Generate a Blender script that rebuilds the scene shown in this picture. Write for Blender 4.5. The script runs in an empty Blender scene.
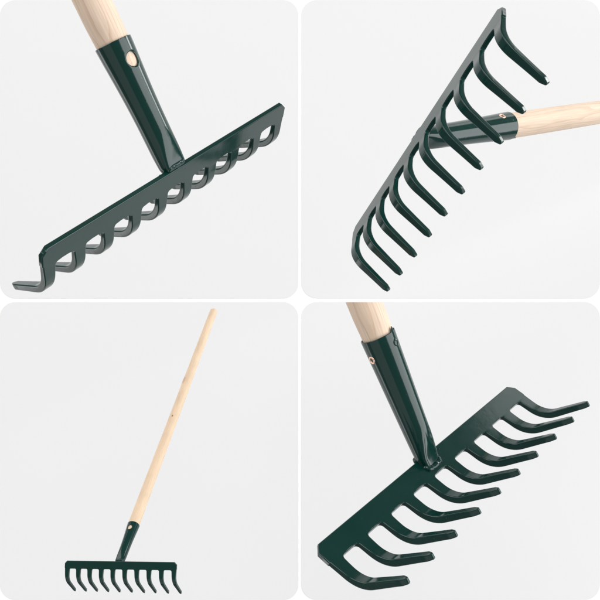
import bpy, bmesh, math, random
from mathutils import Matrix, Vector

scene = bpy.context.scene
COL = scene.collection
PI = math.pi

# ------------------------------------------------------------------ helpers
def link(o, parent=None):
    COL.objects.link(o)
    if parent is not None:
        o.parent = parent
    return o

def mesh_obj(name, me, mat, parent=None):
    o = bpy.data.objects.new(name, me)
    if mat is not None and not me.materials:
        me.materials.append(mat)
    return link(o, parent)

def tag(o, label=None, cat=None, group=None, kind=None):
    if label: o['label'] = label
    if cat: o['category'] = cat
    if group: o['group'] = group
    if kind: o['kind'] = kind
    return o

def smooth(me, ang=None):
    for p in me.polygons:
        p.use_smooth = True
    if ang is not None:
        me.set_sharp_from_angle(angle=math.radians(ang))

# ------------------------------------------------------------------ materials
def new_mat(name):
    m = bpy.data.materials.new(name)
    m.use_nodes = True
    nt = m.node_tree
    b = nt.nodes['Principled BSDF']
    return m, nt, b

def N(nt, typ, **kw):
    n = nt.nodes.new(typ)
    for k, v in kw.items():
        setattr(n, k, v)
    return n

def paint_material(q=1.0):
    m, nt, b = new_mat('green_enamel')
    L = nt.links.new
    tc = N(nt, 'ShaderNodeTexCoord')
    n1 = N(nt, 'ShaderNodeTexNoise'); n1.inputs['Scale'].default_value = 1.6; n1.inputs['Detail'].default_value = 4
    L(tc.outputs['Object'], n1.inputs['Vector'])
    mix = N(nt, 'ShaderNodeMix', data_type='RGBA')
    mix.inputs['A'].default_value = (.0020, .0235, .0190, 1)
    mix.inputs['B'].default_value = (.0028, .0290, .0235, 1)
    L(n1.outputs['Fac'], mix.inputs['Factor'])
    L(mix.outputs['Result'], b.inputs['Base Color'])
    # orange peel, dust nibs and the slightly uneven rolled surface under the paint
    n2 = N(nt, 'ShaderNodeTexNoise'); n2.inputs['Scale'].default_value = 14; n2.inputs['Detail'].default_value = 3
    n3 = N(nt, 'ShaderNodeTexNoise'); n3.inputs['Scale'].default_value = 3.2; n3.inputs['Detail'].default_value = 2
    L(tc.outputs['Object'], n2.inputs['Vector']); L(tc.outputs['Object'], n3.inputs['Vector'])
    b1 = N(nt, 'ShaderNodeBump'); b1.inputs['Strength'].default_value = .35; b1.inputs['Distance'].default_value = .00003*q
    b2 = N(nt, 'ShaderNodeBump'); b2.inputs['Strength'].default_value = .5; b2.inputs['Distance'].default_value = .00009*q
    L(n2.outputs['Fac'], b1.inputs['Height']); L(n3.outputs['Fac'], b2.inputs['Height'])
    L(b1.outputs['Normal'], b2.inputs['Normal'])
    vo = N(nt, 'ShaderNodeTexVoronoi'); vo.inputs['Scale'].default_value = 5.5
    L(tc.outputs['Object'], vo.inputs['Vector'])
    mr = N(nt, 'ShaderNodeMapRange'); mr.inputs['From Min'].default_value = .02; mr.inputs['From Max'].default_value = .07
    mr.inputs['To Min'].default_value = 1; mr.inputs['To Max'].default_value = 0
    L(vo.outputs['Distance'], mr.inputs['Value'])
    b3 = N(nt, 'ShaderNodeBump'); b3.inputs['Strength'].default_value = .5; b3.inputs['Distance'].default_value = .00012*q
    L(mr.outputs['Result'], b3.inputs['Height']); L(b2.outputs['Normal'], b3.inputs['Normal'])
    L(b3.outputs['Normal'], b.inputs['Normal'])
    rr = N(nt, 'ShaderNodeMapRange'); rr.inputs['To Min'].default_value = .09; rr.inputs['To Max'].default_value = .17
    L(n3.outputs['Fac'], rr.inputs['Value']); L(rr.outputs['Result'], b.inputs['Roughness'])
    b.inputs['IOR'].default_value = 1.44
    return m

def wood_material(name, knots=(), warm=0.0, off=(0, 0, 0)):
    """pale ash: growth rings round a pith set off the handle's axis, long fibres, optional knots (x,y,z,r)"""
    m, nt, b = new_mat(name)
    L = nt.links.new
    tc = N(nt, 'ShaderNodeTexCoord')
    mp = N(nt, 'ShaderNodeMapping'); mp.inputs['Scale'].default_value = (1, 1, .16); mp.inputs['Location'].default_value = off
    L(tc.outputs['Object'], mp.inputs['Vector'])
    nz = N(nt, 'ShaderNodeTexNoise'); nz.inputs['Scale'].default_value = 1.3; nz.inputs['Detail'].default_value = 2
    L(mp.outputs['Vector'], nz.inputs['Vector'])
    ad = N(nt, 'ShaderNodeVectorMath', operation='MULTIPLY_ADD')
    ad.inputs[1].default_value = (.34, .34, .3)
    L(nz.outputs['Color'], ad.inputs[0]); L(mp.outputs['Vector'], ad.inputs[2])
    mp2 = N(nt, 'ShaderNodeMapping'); mp2.inputs['Location'].default_value = (.9, .55, 0); mp2.inputs['Rotation'].default_value = (.20, .08, 0)
    L(ad.outputs[0], mp2.inputs['Vector'])
    wv = N(nt, 'ShaderNodeTexWave', wave_type='RINGS', rings_direction='Z', wave_profile='SAW')
    wv.inputs['Scale'].default_value = 4.4; wv.inputs['Distortion'].default_value = 1.6; wv.inputs['Detail'].default_value = 2
    wv.inputs['Detail Scale'].default_value = 1.5
    L(mp2.outputs['Vector'], wv.inputs['Vector'])
    ramp = N(nt, 'ShaderNodeValToRGB')
    e = ramp.color_ramp.elements
    w = warm
    e[0].position = 0; e[0].color = (.765, .595 - .02*w, .468 - .09*w, 1)
    e[1].position = 1; e[1].color = (.655, .475 - .03*w, .345 - .08*w, 1)
    k = ramp.color_ramp.elements.new(.66); k.color = (.755, .585 - .02*w, .445 - .09*w, 1)
    L(wv.outputs['Fac'], ramp.inputs['Fac'])
    # long fibres and pores
    mp3 = N(nt, 'ShaderNodeMapping'); mp3.inputs['Scale'].default_value = (26, 26, .9)
    L(tc.outputs['Object'], mp3.inputs['Vector'])
    fb = N(nt, 'ShaderNodeTexNoise'); fb.inputs['Scale'].default_value = 1; fb.inputs['Detail'].default_value = 3
    L(mp3.outputs['Vector'], fb.inputs['Vector'])
    fr = N(nt, 'ShaderNodeMapRange'); fr.inputs['From Min'].default_value = .35; fr.inputs['From Max'].default_value = .7
    fr.inputs['To Min'].default_value = 1.0; fr.inputs['To Max'].default_value = .85
    L(fb.outputs['Fac'], fr.inputs['Value'])
    big = N(nt, 'ShaderNodeTexNoise'); big.inputs['Scale'].default_value = .55; big.inputs['Detail'].default_value = 2
    L(tc.outputs['Object'], big.inputs['Vector'])
    br = N(nt, 'ShaderNodeMapRange'); br.inputs['From Min'].default_value = .3; br.inputs['From Max'].default_value = .7
    br.inputs['To Min'].default_value = .93; br.inputs['To Max'].default_value = 1.03
    L(big.outputs['Fac'], br.inputs['Value'])
    mu = N(nt, 'ShaderNodeMath', operation='MULTIPLY')
    L(fr.outputs['Result'], mu.inputs[0]); L(br.outputs['Result'], mu.inputs[1])
    mx = N(nt, 'ShaderNodeVectorMath', operation='SCALE')
    L(ramp.outputs['Color'], mx.inputs[0]); L(mu.outputs[0], mx.inputs['Scale'])
    col = mx.outputs[0]
    for (x, y, z, r, c) in knots:
        mpk = N(nt, 'ShaderNodeMapping'); mpk.vector_type = 'POINT'
        mpk.inputs['Location'].default_value = (-x, -y, -z*.6); mpk.inputs['Scale'].default_value = (1, 1, .6)
        L(tc.outputs['Object'], mpk.inputs['Vector'])
        ln = N(nt, 'ShaderNodeVectorMath', operation='LENGTH'); L(mpk.outputs['Vector'], ln.inputs[0])
        mk = N(nt, 'ShaderNodeMapRange', interpolation_type='SMOOTHSTEP'); mk.inputs['From Min'].default_value = r*.3; mk.inputs['From Max'].default_value = r
        mk.inputs['To Min'].default_value = 1; mk.inputs['To Max'].default_value = 0
        L(ln.outputs['Value'], mk.inputs['Value'])
        mc = N(nt, 'ShaderNodeMix', data_type='RGBA'); mc.inputs['B'].default_value = c
        L(mk.outputs['Result'], mc.inputs['Factor']); L(col, mc.inputs['A']); col = mc.outputs['Result']
    L(col, b.inputs['Base Color'])
    bp = N(nt, 'ShaderNodeBump'); bp.inputs['Strength'].default_value = .4; bp.inputs['Distance'].default_value = .0002
    L(fb.outputs['Fac'], bp.inputs['Height']); L(bp.outputs['Normal'], b.inputs['Normal'])
    b.inputs['Roughness'].default_value = .55
    b.inputs['Specular IOR Level'].default_value = .3
    return m

def board_material(name, v):
    m, nt, b = new_mat(name)
    L = nt.links.new
    tc = N(nt, 'ShaderNodeTexCoord')
    nz = N(nt, 'ShaderNodeTexNoise'); nz.inputs['Scale'].default_value = 900; nz.inputs['Detail'].default_value = 2
    L(tc.outputs['Object'], nz.inputs['Vector'])
    mr = N(nt, 'ShaderNodeMapRange'); mr.inputs['To Min'].default_value = v*.997; mr.inputs['To Max'].default_value = v*1.003
    L(nz.outputs['Fac'], mr.inputs['Value'])
    cb = N(nt, 'ShaderNodeCombineColor')
    for i in range(3): L(mr.outputs['Result'], cb.inputs[i])
    L(cb.outputs[0], b.inputs['Base Color'])
    b.inputs['Roughness'].default_value = 1
    b.inputs['Specular IOR Level'].default_value = 0
    return m

def metal_material(name, col, rough):
    m, nt, b = new_mat(name)
    L = nt.links.new
    tc = N(nt, 'ShaderNodeTexCoord')
    nz = N(nt, 'ShaderNodeTexNoise'); nz.inputs['Scale'].default_value = 30
    L(tc.outputs['Object'], nz.inputs['Vector'])
    mr = N(nt, 'ShaderNodeMapRange'); mr.inputs['To Min'].default_value = rough*.7; mr.inputs['To Max'].default_value = rough*1.3
    L(nz.outputs['Fac'], mr.inputs['Value']); L(mr.outputs['Result'], b.inputs['Roughness'])
    b.inputs['Base Color'].default_value = col
    b.inputs['Metallic'].default_value = 1
    return m

PAINTS = {k: paint_material(k/.0325) for k in (.0325, .0115)}
COPPER = metal_material('copper', (.84, .58, .46, 1), .45)
IRON = metal_material('dark_iron', (.035, .025, .022, 1), .5)

# ------------------------------------------------------------------ measured rake (in units of one tine pitch)
W, H, T, L1, R, BETA, L2 = .39618, .59894, .15023, .379, .861, .96174, 1.171
YA, ZA, ALPHA, LS = -.01237, .24785, .77394, 3.56032
WT, CH, LEND = .205, .19238, 30.67
F = 875.28          # focal length in photograph pixels (600 px wide)

RAKES = [
 dict(rot=[[-0.5953935839083491, 0.1739807955746519, -0.7843705521065809], [0.5117104566448358, -0.6705341588755998, -0.5371557970843518], [-0.619402041327848, -0.7211897285404187, 0.31020394363497694]],
      t=[-3.250314635237037, -3.5015851212070217, 23.344890784490136], ex=(-0.03744, 0.02283, -0.01608, -0.00405, -0.01121, -0.16625), k=.0325, rs=.50, rh=.462, rend=.40, seed=1, neck=(.385, .03)),
 dict(rot=[[-0.36689924183438216, 0.12059000157577265, 0.9224115122120443], [0.5692846554742182, -0.755107873555315, 0.3251570087455763], [0.735730879726382, 0.644414579920974, 0.20839846880991875]],
      t=[3.4756538979944587, -4.995815895330087, 26.52794473808799], ex=(0.12294, -0.00324, 0.0294, 0.00878, -0.03955, 0.33505), k=.0325, rs=.465, rh=.425, rend=.36, seed=2, neck=(.35, .015)),
 dict(rot=[[-0.9570458511799467, -0.00893157237894995, 0.28979900923586766], [0.07084053428875525, -0.9764350329379126, 0.20385348943106357], [0.28114917293304387, 0.2156266529591753, 0.9351258145793477]],
      t=[-13.794877071099586, 19.88531772470678, 66.60168862349994], ex=(-0.07561, 0.04432, -0.03039, 0.02212, -0.01607, -0.20305), k=.0115, rs=.485, rh=.45, rend=.385, seed=3, neck=(.365, .03)),
 dict(rot=[[0.6596945816184161, -0.7223771780865942, 0.2073023674803349], [-0.35313284141442725, -0.5414442312834642, -0.7629779424887922], [0.6634005240410018, 0.43012714049395523, -0.6122829310969045]],
      t=[3.3530610890920998, 4.4121575424841755, 24.169718827463292], ex=(-0.00947, -0.06156, 0.02318, -0.00551, 0.01273, 0.03086), k=.0325, rs=.495, rh=.462, rend=.46, seed=4, neck=(.345, .0)),
]
CAM2WORLD = Matrix(((1, 0, 0, 0), (0, 0, 1, 0), (0, -1, 0, 0), (0, 0, 0, 1)))   # right/down/forward -> X/-Z/Y
EYE = Vector((0, 0, 1.2))

# ------------------------------------------------------------------ rake head
def bend(p):
    x, s, t = p
    sb = H + L1
    f = max(0, min(1, (s - H - .08)/(L1 + .35)))          # the tine is drawn out thicker and narrower below the bar
    g = max(0, min(1, (s - H - L1 - .9)/1.1))
    t = T/2 + (t - T/2)*(1 + .36*f*f*(3 - 2*f) - .22*g)
    if s <= sb:
        return Vector((x, -s, t))
    arc = R*BETA
    if s < sb + arc:
        a = (s - sb)/R; e = 0
    else:
        a = BETA; e = s - sb - arc
    r = R - (t - T/2)
    y = -sb - r*math.sin(a) - e*math.cos(a)
    z = T/2 + R - r*math.cos(a) + e*math.sin(a)
    return Vector((x, y, z))

def build_head(delta, rnd):
    """flat blank with rounded edges -> bent -> list of (vertices, faces, corner normals) for bar and ten tines"""
    bm = bmesh.new()
    tid = bm.faces.layers.int.new('tine')
    cx = [(i - 4.5) + delta*(i - 4.5)**2/4.5 for i in range(10)]
    rho = .10
    s_end = H + L1 + R*BETA + L2
    step = .022
    front, back = {}, {}
    def v(key, x, s):
        if key not in front:
            front[key] = bm.verts.new((x, s, T)); back[key] = bm.verts.new((x, s, 0))
        return key
    stations = []
    for j in range(6):
        a = j/5*PI/2
        stations.append((H + rho - rho*math.cos(a), rho*(1 - math.sin(a))))
    s = H + rho
    for k in range(1, 4): stations.append((s + (H + L1 - s)*k/3, 0))
    for k in range(1, 11): stations.append((H + L1 + R*BETA*k/10, 0))
    for k in range(1, 6): stations.append((H + L1 + R*BETA + (L2 - .17)*k/5, 0))
    rows = []
    for i in range(10):
        row = []
        lean = rnd.uniform(-.014, .014)
        le = s_end + rnd.uniform(-.015, .015)
        for j, (s, fl) in enumerate(stations):
            f = max(0, (s - H)/(s_end - H)); f = 1 - (1 - f)**1.8
            hw = (W*(1 - f) + WT*f)/2
            fl_l = fl if i > 0 else 0
            fl_r = fl if i < 9 else 0
            xc = cx[i] + lean*max(0, s - H)
            row.append((v((i, j, 0), xc - hw - fl_l, s), v((i, j, 1), xc + hw + fl_r, s)))
        row.append((v((i, 'e', 0), cx[i] + lean*(le - H) - WT*.20, le), v((i, 'e', 1), cx[i] + lean*(le - H) + WT*.20, le)))
        rows.append(row)
    x0 = cx[0] - W/2; x1 = cx[9] + W/2
    loop = []       # bar outline, front view, counter-clockwise: along the root from left to right, then up and back
    for i in range(10):
        loop += [rows[i][0][0], rows[i][0][1]]
    loop += [v('ra', x1, H*.93), v('rb', x1 + step, H*.93 - .02), v('rc', x1 + step, CH), v('rd', x1 + step - CH, 0)]
    loop += [v('ld', x0 - step + CH, 0), v('lc', x0 - step, CH), v('lb', x0 - step, H*.93 - .02), v('la', x0, H*.93)]
    def face(keys, flip, idx):
        fs = [front[k] for k in keys]; bs = [back[k] for k in keys]
        f = bm.faces.new(fs); f[tid] = idx
        f = bm.faces.new(list(reversed(bs))); f[tid] = idx
    def wall(a, b, idx):
        f = bm.faces.new((front[a], back[a], back[b], front[b])); f[tid] = idx
    face(loop, 0, 0)
    n = len(loop)
    for q in range(n):
        a, b = loop[q], loop[(q + 1) % n]
        if q < 20 and q % 2 == 0:
            continue                # tine root
        wall(a, b, 0)
    for i in range(10):
        r = rows[i]
        for j in range(len(r) - 1):
            face([r[j][0], r[j + 1][0], r[j + 1][1], r[j][1]], 0, i + 1)
            wall(r[j][0], r[j + 1][0], i + 1); wall(r[j + 1][1], r[j][1], i + 1)
        wall(r[-1][0], r[-1][1], i + 1)
    bmesh.ops.recalc_face_normals(bm, faces=bm.faces[:])
    me = bpy.data.meshes.new('blank'); bm.to_mesh(me); bm.free()
    o = bpy.data.objects.new('blank', me); COL.objects.link(o)
    md = o.modifiers.new('b', 'BEVEL'); md.width = .040; md.segments = 3; md.limit_method = 'ANGLE'; md.angle_limit = math.radians(50)
    md.use_clamp_overlap = True
    dg = bpy.context.evaluated_depsgraph_get()
    me2 = bpy.data.meshes.new_from_object(o.evaluated_get(dg))
    for vx in me2.vertices:
        vx.co = bend(vx.co)
    smooth(me2)
    o2 = bpy.data.objects.new('blank2', me2); COL.objects.link(o2)
    wn = o2.modifiers.new('w', 'WEIGHTED_NORMAL'); wn.keep_sharp = False; wn.weight = 80
    dg = bpy.context.evaluated_depsgraph_get()
    me3 = bpy.data.meshes.new_from_object(o2.evaluated_get(dg))
    ids = me3.attributes['tine'].data
    nor = [c.vector.copy() for c in me3.corner_normals]
    out = []
    for idx in range(11):
        vm = {}; vs = []; fs = []; ln = []
        for p in me3.polygons:
            if ids[p.index].value != idx: continue
            f = []
            for li in p.loop_indices:
                vi = me3.loops[li].vertex_index
                if vi not in vm:
                    vm[vi] = len(vs); vs.append(me3.vertices[vi].co.copy())
                f.append(vm[vi]); ln.append(nor[li])
            fs.append(f)
        m = bpy.data.meshes.new('bar' if idx == 0 else 'tine')
        m.from_pydata(vs, [], fs)
        smooth(m)
        m.normals_split_custom_set(ln)
        out.append(m)
    for ob in (o, o2): bpy.data.objects.remove(ob)
    for mm in (me, me2, me3): bpy.data.meshes.remove(mm)
    return out

# ------------------------------------------------------------------ socket
class Tube:
    SEAM = math.radians(286)
    WALL = .036
    def __init__(s, c):
        da, dy, dz, tilt, _, dl = c['ex']
        a = ALPHA + da
        s.d = Vector((math.sin(tilt), math.cos(a)*math.cos(tilt), math.sin(a)*math.cos(tilt)))
        s.A = Vector((0, YA + dy, ZA + dz))
        s.ls = LS + dl
        s.rs = c['rs']
        s.u = (Vector((1, 0, 0)) - s.d*s.d.x).normalized()
        s.w = s.d.cross(s.u)
        s.r0, s.waist = c['neck']
    def rr(s, q):
        f = max(0, min(1, q/s.ls))
        return s.r0 + (s.rs - s.r0)*f - s.waist*math.sin(PI*f)**1.5 - (.22*(-q) if q < 0 else 0)
    def pt(s, th, q, off=0):
        r = s.rr(q)
        fr = ((th - s.SEAM) % (2*PI))/(2*PI)
        r = r + .020*(fr - .5)*min(1, max(0, q/1.2)) + off
        a, b = r*math.cos(th), r*math.sin(th)
        qs = (q + math.sqrt(q*q + .06))/2
        hb = .20 + .30*qs + off; hf = .145 + .36*qs + off
        def soft(x, h, k=.11):
            e = max(k - abs(x - h), 0)/k
            return min(x, h) - e*e*k*.25
        b = soft(b, hb) if b > 0 else -soft(-b, hf)
        return s.A + s.d*q + s.u*a + s.w*b
    def normal(s, th):
        return s.u*math.cos(th) + s.w*math.sin(th)

def build_socket(tb, rnd):
    NT = 120
    ds = .030
    q0 = -.85
    NR = int((tb.ls - q0)/ds)
    bm = bmesh.new()
    ths = [2*PI*i/NT + tb.SEAM + 1e-4 for i in range(NT)]
    ph = rnd.uniform(0, 6)
    def rim(i):
        base = .012*math.sin(ths[i] + ph)
        k = min(i, NT - i)
        if i >= NT//2: base += .13*max(0, 1 - (NT - i - 1)/4.0)**.7 if (NT - i - 1) < 4 else 0
        return base
    grid = [[None]*NT for _ in range(NR + 1)]
    par = {}
    for j in range(NR + 1):
        q = q0 + (tb.ls - q0)*j/NR
        for i in range(NT):
            qq = q
            f = max(0, 1 - (tb.ls - q)/.25)
            qq += rim(i)*f
            par[(i, j)] = (ths[i], qq)
    holes = [(math.radians(91), tb.ls - .53, .20)]
    skip = set(); vert = {}
    def gv(i, j):
        i %= NT
        if (i, j) not in vert:
            th, q = par[(i, j)]
            vert[(i, j)] = bm.verts.new(tb.pt(th, q))
        return vert[(i, j)]
    for th0, qc, rad in holes:
        i0 = round(((th0 - tb.SEAM) % (2*PI))/(2*PI)*NT); j0 = round((qc - q0)/(tb.ls - q0)*NR)
        rl = tb.rr(qc)
        arc = 2*PI/NT*rl
        mi = int(math.ceil(rad*1.35/arc)); mj = int(math.ceil(rad*1.35/ds))
        mi = max(mi, 4); mj = min(max(mj, 4), NR - j0 - 1)
        for a in range(-mi, mi):
            for b_ in range(-mj, mj):
                skip.add(((i0 + a) % NT, j0 + b_))
        ring = [(a, -mj) for a in range(-mi, mi)] + [(mi, b_) for b_ in range(-mj, mj)] + [(a, mj) for a in range(mi, -mi, -1)] + [(-mi, b_) for b_ in range(mj, -mj, -1)]
        thc = ths[i0 % NT]; qcc = par[(i0 % NT, j0)][1]
        prev = [gv(i0 + a, j0 + b_) for a, b_ in ring]
        pos0 = [(a*2*PI/NT, b_*(tb.ls - q0)/NR) for a, b_ in ring]
        ang = [math.atan2(q_/(rad), t_*rl/rad) for t_, q_ in pos0]
        levels = [(.35, 0), (.7, 0), (.93, 0), (1, -.004), (1.0, -.012), (1, -.045)]
        for f, dep in levels:
            cur = []
            for (t_, q_), an in zip(pos0, ang):
                rc = rad*(1.0 if dep > -.003 else (1.0 if dep < -.01 else 1.0))
                rr_ = rad - (.010 if dep <= -.012 else 0)
                ct, cq = rr_*math.cos(an)/rl, rr_*math.sin(an)
                tt = t_*(1 - f) + ct*f; q2 = q_*(1 - f) + cq*f
                cur.append(bm.verts.new(tb.pt(thc + tt, qcc + q2, dep)))
            for k in range(len(cur)):
                k2 = (k + 1) % len(cur)
                bm.faces.new((prev[k], prev[k2], cur[k2], cur[k]))
            prev = cur
    for j in range(NR):
        for i in range(NT):
            if (i, j) in skip: continue
            bm.faces.new((gv(i, j), gv(i + 1, j), gv(i + 1, j + 1), gv(i, j + 1)))
    # rim lip turned over the sheet edge
    prev = [gv(i, NR) for i in range(NT)]
    wl = tb.WALL
    for off, dq in ((-wl*.25, .010), (-wl*.75, .010), (-wl, -.004), (-wl, -.10)):
        cur = [bm.verts.new(tb.pt(ths[i], par[(i, NR)][1] + dq, off)) for i in range(NT)]
        for i in range(NT):
            i2 = (i + 1) % NT
            bm.faces.new((prev[i], prev[i2], cur[i2], cur[i]))
        prev = cur
    bmesh.ops.recalc_face_normals(bm, faces=bm.faces[:])
    g = bm.verts[:] + bm.edges[:] + bm.faces[:]
    res = bmesh.ops.bisect_plane(bm, geom=g, plane_co=(0, 0, .055), plane_no=(0, 0, -1), clear_outer=True)
    ed = [e for e in res['geom_cut'] if isinstance(e, bmesh.types.BMEdge)]
    try:
        bmesh.ops.edgeloop_fill(bm, edges=ed)
    except Exception:
        pass
    me = bpy.data.meshes.new('socket'); bm.to_mesh(me); bm.free()
    smooth(me, 42)
    return me

def lathe(name, prof, seg=40, ax=None):
    bm = bmesh.new()
    rings = []
    for r, z in prof:
        if r < 1e-6:
            rings.append([bm.verts.new((0, 0, z))])
        else:
            rings.append([bm.verts.new((r*math.cos(2*PI*i/seg), r*math.sin(2*PI*i/seg), z)) for i in range(seg)])
    for a, b in zip(rings, rings[1:]):
        for i in range(seg):
            i2 = (i + 1) % seg
            if len(a) == 1 and len(b) == 1: continue
            if len(a) == 1: bm.faces.new((a[0], b[i2], b[i]))
            elif len(b) == 1: bm.faces.new((a[i], a[i2], b[0]))
            else: bm.faces.new((a[i], a[i2], b[i2], b[i]))
    bmesh.ops.recalc_face_normals(bm, faces=bm.faces[:])
    me = bpy.data.meshes.new(name); bm.to_mesh(me); bm.free()
    return me

def frame(origin, z, x):
    z = z.normalized(); x = (x - z*x.dot(z)).normalized(); y = z.cross(x)
    m = Matrix((x, y, z)).transposed().to_4x4(); m.translation = origin
    return m

def build_weld(tb, rnd):
    bm = bmesh.new()
    pts = []
    for k in range(60):                     # bead of weld where the tube meets the inner face of the bar
        th = math.radians(196 + 150*k/59)
        lo, hi = -1.2, 1.0
        for _ in range(30):
            mid = (lo + hi)/2
            if tb.pt(th, mid).z > T + .01: hi = mid
            else: lo = mid
        p = tb.pt(th, hi)
        if p.y < .05:
            pts.append((p, .070 + .022*math.sin(k*.95 + 1) + rnd.uniform(-.008, .008)))
    for k in range(40):                     # and along the top edge behind
        x = -.27 + .54*k/39
        pts.append((Vector((x, .03 + .015*math.sin(k*.8), .10)), .066 + .02*math.sin(k*1.05)))
        if k % 3 == 0:
            pts.append((Vector((x*.9, .10, .08)), rnd.uniform(.05, .07)))
    for x, y, r_ in ((.44, -.10, .06), (.52, -.06, .05), (.36, -.24, .055), (.60, -.14, .03)):   # spatter
        pts.append((Vector((x, y, T)), r_))
    for p, r in pts:
        m = Matrix.Translation(p) @ Matrix.Rotation(rnd.uniform(0, 6), 4, Vector((rnd.random(), rnd.random(), rnd.random() + .1)).normalized()) @ Matrix.Diagonal((r*rnd.uniform(.95, 1.15), r*rnd.uniform(.9, 1.05), r*rnd.uniform(.8, 1.0), 1))
        bmesh.ops.create_icosphere(bm, subdivisions=3, radius=1, matrix=m)
    me = bpy.data.meshes.new('beads'); bm.to_mesh(me); bm.free()
    o = bpy.data.objects.new('beads', me); COL.objects.link(o)
    md = o.modifiers.new('r', 'REMESH'); md.mode = 'VOXEL'; md.voxel_size = .016
    md = o.modifiers.new('s', 'SMOOTH'); md.iterations = 16; md.factor = .5
    dg = bpy.context.evaluated_depsgraph_get()
    out = bpy.data.meshes.new_from_object(o.evaluated_get(dg)); out.name = 'weld'
    bpy.data.objects.remove(o); bpy.data.meshes.remove(me)
    smooth(out)
    return out

def build_handle(tb, c, end, dome, bumps, rnd):
    """local z along the handle, z = 0 at the socket's rim"""
    bm = bmesh.new()
    NT = 64
    zs = [-.80 + i*.1 for i in range(8)] + [i*.25 for i in range(0, int(end/.25))] + [end]
    rings = []
    p1, p2 = rnd.uniform(0, 6), rnd.uniform(0, 6)
    def rad(z):
        if z <= 0: return tb.rr(tb.ls + z) - tb.WALL - .006 - .016
        f = z/(LEND - tb.ls)
        return (tb.rr(tb.ls) - tb.WALL - .022)*(1 - min(1, z/.6)) + (c['rh']*(1 - f) + c['rend']*f)*min(1, z/.6) + .003*math.sin(z*.9 + p1)
    prof = [(rad(z), z) for z in zs]
    if dome:
        r = prof[-1][0]
        prof = [p for p in prof if p[1] < end - r*.9]
        for k in range(0, 9):
            a = k/8*PI/2
            prof.append((max(r*math.cos(a)**.8, 0), end - r*.85 + r*.85*math.sin(a)))
        prof[-1] = (0, end)
    for r, z in prof:
        if r < 1e-5:
            rings.append([bm.verts.new((0, 0, z))]); continue
        row = []
        for i in range(NT):
            th = 2*PI*i/NT
            e = 0
            for bt, bz, br, bh in bumps:
                dth = (th - bt + PI) % (2*PI) - PI
                e += bh*math.exp(-((dth*r)**2 + ((z - bz)*.6)**2)/(br*br))
            row.append(bm.verts.new(((r + e)*math.cos(th), (r + e)*math.sin(th), z)))
        rings.append(row)
    for a, b in zip(rings, rings[1:]):
        for i in range(NT):
            i2 = (i + 1) % NT
            if len(b) == 1: bm.faces.new((a[i], a[i2], b[0]))
            else: bm.faces.new((a[i], a[i2], b[i2], b[i]))
    bm.faces.new(list(reversed(rings[0])))
    if len(rings[-1]) > 1: bm.faces.new(rings[-1])
    return bm

LABELS = [
 "garden rake seen from behind, broad back of its bar sloping, round hole in its socket",
 "garden rake with tines pointing down to the right and handle running off to the right",
 "small whole garden rake with its full long wooden handle and rounded tip in view",
 "garden rake with curved tines reaching right, copper rivet in its socket, handle cut short",
]

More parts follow.
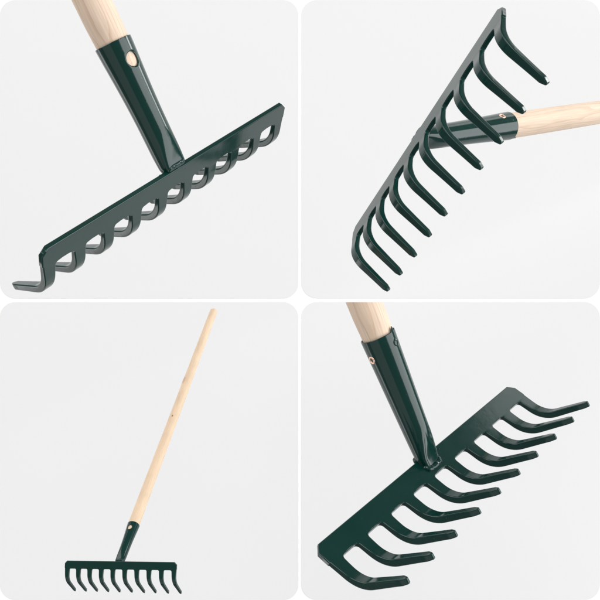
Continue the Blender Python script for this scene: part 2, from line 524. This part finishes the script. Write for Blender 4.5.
def build_rake(n):
    c = RAKES[n]
    rnd = random.Random(c['seed'])
    M = Matrix(c['rot']).to_4x4(); M.translation = Vector(c['t'])*c['k']
    M = M @ Matrix.Scale(c['k'], 4)
    M = Matrix.Translation(EYE) @ CAM2WORLD @ M
    PAINT = PAINTS[c['k']]
    root = bpy.data.objects.new('garden_rake', None)
    root.empty_display_size = .3
    link(root)
    root.matrix_world = M
    tag(root, LABELS[n], 'rake', 'green steel bow rakes on the pale panels')
    parts = build_head(c['ex'][4], rnd)
    bar = mesh_obj('bar', parts[0], PAINT, root)
    for m in parts[1:]:
        mesh_obj('tine', m, PAINT, root)
    tb = Tube(c)
    so = mesh_obj('socket', build_socket(tb, rnd), PAINT, root)
    mesh_obj('weld', build_weld(tb, rnd), PAINT, so)
    # rivet: a copper eyelet with the dark nail sunk in it
    th, q = math.radians(168), tb.ls - .52
    p = tb.pt(th, q)
    if n in (1, 3):
      rv = mesh_obj('rivet', lathe('rivet', [(.112, -.03), (.112, .001), (.104, .010), (.088, .014), (.070, .011), (.060, -.002), (.058, -.03)]), COPPER, so)
      smooth(rv.data, 50)
      rv.matrix_local = frame(p, tb.normal(th), tb.d)
      nl = lathe('nail', [(.057, -.022), (.03, -.016), (0, -.012)]); smooth(nl)
      nl.materials.append(IRON)
      o = mesh_obj('nail', nl, IRON, so); o.matrix_local = frame(p, tb.normal(th), tb.d)
    if n == 3:      # low painted dome by the seam, shaped to catch light as a pale spot
        th, q = math.radians(276), tb.ls - .29
        nh = lathe('painted_dome', [(.115, -.04), (.112, -.004), (.095, .014), (.055, .026), (0, .030)]); smooth(nh)
        o = mesh_obj('painted_dome', nh, PAINT, so); o.matrix_local = frame(tb.pt(th, q), tb.normal(th), tb.d)
    # handle
    end = LEND - tb.ls
    bumps = []; knots = []
    if n == 2:
        bumps = [(math.radians(50), end*.60, .34, .022)]
        def kn(a, z, r, col):
            return (c['rh']*math.cos(math.radians(a)), c['rh']*math.sin(math.radians(a)), z, r, col)
        knots = [kn(50, end*.60, .42, (.56, .37, .24, 1)), kn(98, end*.427, .11, (.20, .11, .06, 1))]
    hb = build_handle(tb, c, end if n != 3 else 6.0, n == 2, bumps, rnd)
    hm = frame(tb.A + tb.d*tb.ls, tb.d, tb.u)
    if n == 3:      # sawn off level with the upper edge of its panel
        w = M @ hm
        inv = w.inverted()
        co = inv @ EYE
        no_w = CAM2WORLD.to_3x3() @ Vector((0, F, -(302.2 - 300)))
        no = (w.to_3x3().transposed() @ no_w).normalized()
        res = bmesh.ops.bisect_plane(hb, geom=hb.verts[:] + hb.edges[:] + hb.faces[:], plane_co=co, plane_no=-no, clear_outer=True)
        ed = [e for e in res['geom_cut'] if isinstance(e, bmesh.types.BMEdge)]
        bmesh.ops.edgeloop_fill(hb, edges=ed)
    me = bpy.data.meshes.new('handle'); hb.to_mesh(me); hb.free()
    smooth(me, 50)
    wood = wood_material('ash_wood', knots, warm=(.45 if n == 2 else 0), off=(n*3.1, n*1.7, n*.9))
    h = mesh_obj('handle', me, wood, root)
    h.matrix_local = hm
    return root

for n in range(4):
    build_rake(n)

# ------------------------------------------------------------------ panels and the white board behind
DEPTH = 1.5
def px(x, y, d):
    return Vector(((x - 300)/F*d, d, -(y - 300)/F*d)) + EYE

GREY = board_material('pale_grey_card', .762)
WHITE = board_material('white_card', .94)

def rounded_panel(x0, y0, x1, y1, r, label):
    a = px(x0, y0, DEPTH); b = px(x1, y1, DEPTH)
    w = (b.x - a.x)/2; h = (a.z - b.z)/2; rr = r/F*DEPTH
    th = .0006
    bm = bmesh.new()
    pts = []
    for sx, sz, a0 in ((1, 1, 0), (-1, 1, 90), (-1, -1, 180), (1, -1, 270)):
        for k in range(13):
            an = math.radians(a0 + 90*k/12)
            pts.append((sx*(w - rr) + rr*math.cos(an), sz*(h - rr) + rr*math.sin(an)))
    f = [bm.verts.new((x, 0, z)) for x, z in pts]; bk = [bm.verts.new((x, th, z)) for x, z in pts]
    bm.faces.new(f); bm.faces.new(list(reversed(bk)))
    n = len(f)
    for i in range(n):
        bm.faces.new((f[i], bk[i], bk[(i + 1) % n], f[(i + 1) % n]))
    bmesh.ops.recalc_face_normals(bm, faces=bm.faces[:])
    me = bpy.data.meshes.new('rounded_panel'); bm.to_mesh(me); bm.free()
    o = mesh_obj('rounded_panel', me, GREY)
    o.location = (a + b)/2
    tag(o, label, 'panel', 'pale grey rounded panels on the white board')

rounded_panel(0, 0, 298.5, 298.3, 15.5, 'pale grey rounded panel behind the rake seen from the back of its bar')
rounded_panel(301.6, 0, 600, 298.3, 15.5, 'pale grey rounded panel behind the rake whose handle runs off to the right')
rounded_panel(0, 302.0, 298.5, 600, 15.5, 'pale grey rounded panel behind the small whole rake with the full handle')
rounded_panel(301.6, 302.0, 600, 600, 15.5, 'pale grey rounded panel behind the rake with the copper rivet')

bm = bmesh.new()
bmesh.ops.create_cube(bm, size=1, matrix=Matrix.Translation((0, DEPTH + .0006 + .01, 1.2)) @ Matrix.Diagonal((3.2, .02, 3.2, 1)))
me = bpy.data.meshes.new('backdrop'); bm.to_mesh(me); bm.free()
bd = mesh_obj('backdrop', me, WHITE)
tag(bd, 'white board showing between and around the four pale grey panels', None, None, 'structure')

# ------------------------------------------------------------------ studio lamps and added fills
def softbox(name, dirn, dist, sx, sy, radiance, col=(1, 1, 1)):
    l = bpy.data.lights.new(name, 'AREA')
    l.shape = 'RECTANGLE'; l.size = sx; l.size_y = sy
    l.energy = radiance*PI*sx*sy
    l.color = col
    o = bpy.data.objects.new(name, l); link(o)
    d = CAM2WORLD.to_3x3() @ Vector(dirn).normalized()
    tgt = EYE + Vector((0, 1.0, 0))
    o.location = tgt + d*dist
    o.rotation_euler = (-d).to_track_quat('-Z', 'Y').to_euler()
    return o

softbox('softbox_right', (.92, .03, -.35), 9.0, 8.1, 9.0, 4.5, (.98, 1.0, 1.015))
softbox('softbox_left', (-.80, -.50, -.25), 9.0, 7.2, 7.2, 3.0)
softbox('fill_overhead', (-.05, -.64, -.76), 14.0, 9.0, 9.0, 4.0, (1.015, 1.0, .985))  # added fill for board and fronts, aimed clear of the paint's main reflections
softbox('fill_low', (-.42, .68, -.60), 9.0, 9.0, 7.5, .5)  # added low fill that evens the board from top to bottom
softbox('softbox_top', (.50, -.78, .42), 3.0, 1.8, 1.0, 2.2)
softbox('strip_left', (-.82, .49, .29), 4.0, 1.5, 2.4, 2.6)
softbox('strip_right', (.83, -.53, .15), 4.0, .9, 1.2, 11.0)

w = bpy.data.worlds.new('World'); scene.world = w; w.use_nodes = True
bg = w.node_tree.nodes['Background']
bg.inputs['Color'].default_value = (1, 1, 1, 1); bg.inputs['Strength'].default_value = .245

# ------------------------------------------------------------------ camera
cam = bpy.data.cameras.new('camera')
cam.sensor_width = 36; cam.lens = 36*F/600
cam.clip_start = .02; cam.clip_end = 100
co = bpy.data.objects.new('camera', cam); link(co)
co.location = EYE; co.rotation_euler = (PI/2, 0, 0)
scene.camera = co
scene.view_settings.view_transform = 'Standard'
scene.view_settings.look = 'None'
scene.view_settings.exposure = 0
scene.view_settings.gamma = 1
scene.cycles.max_bounces = 8
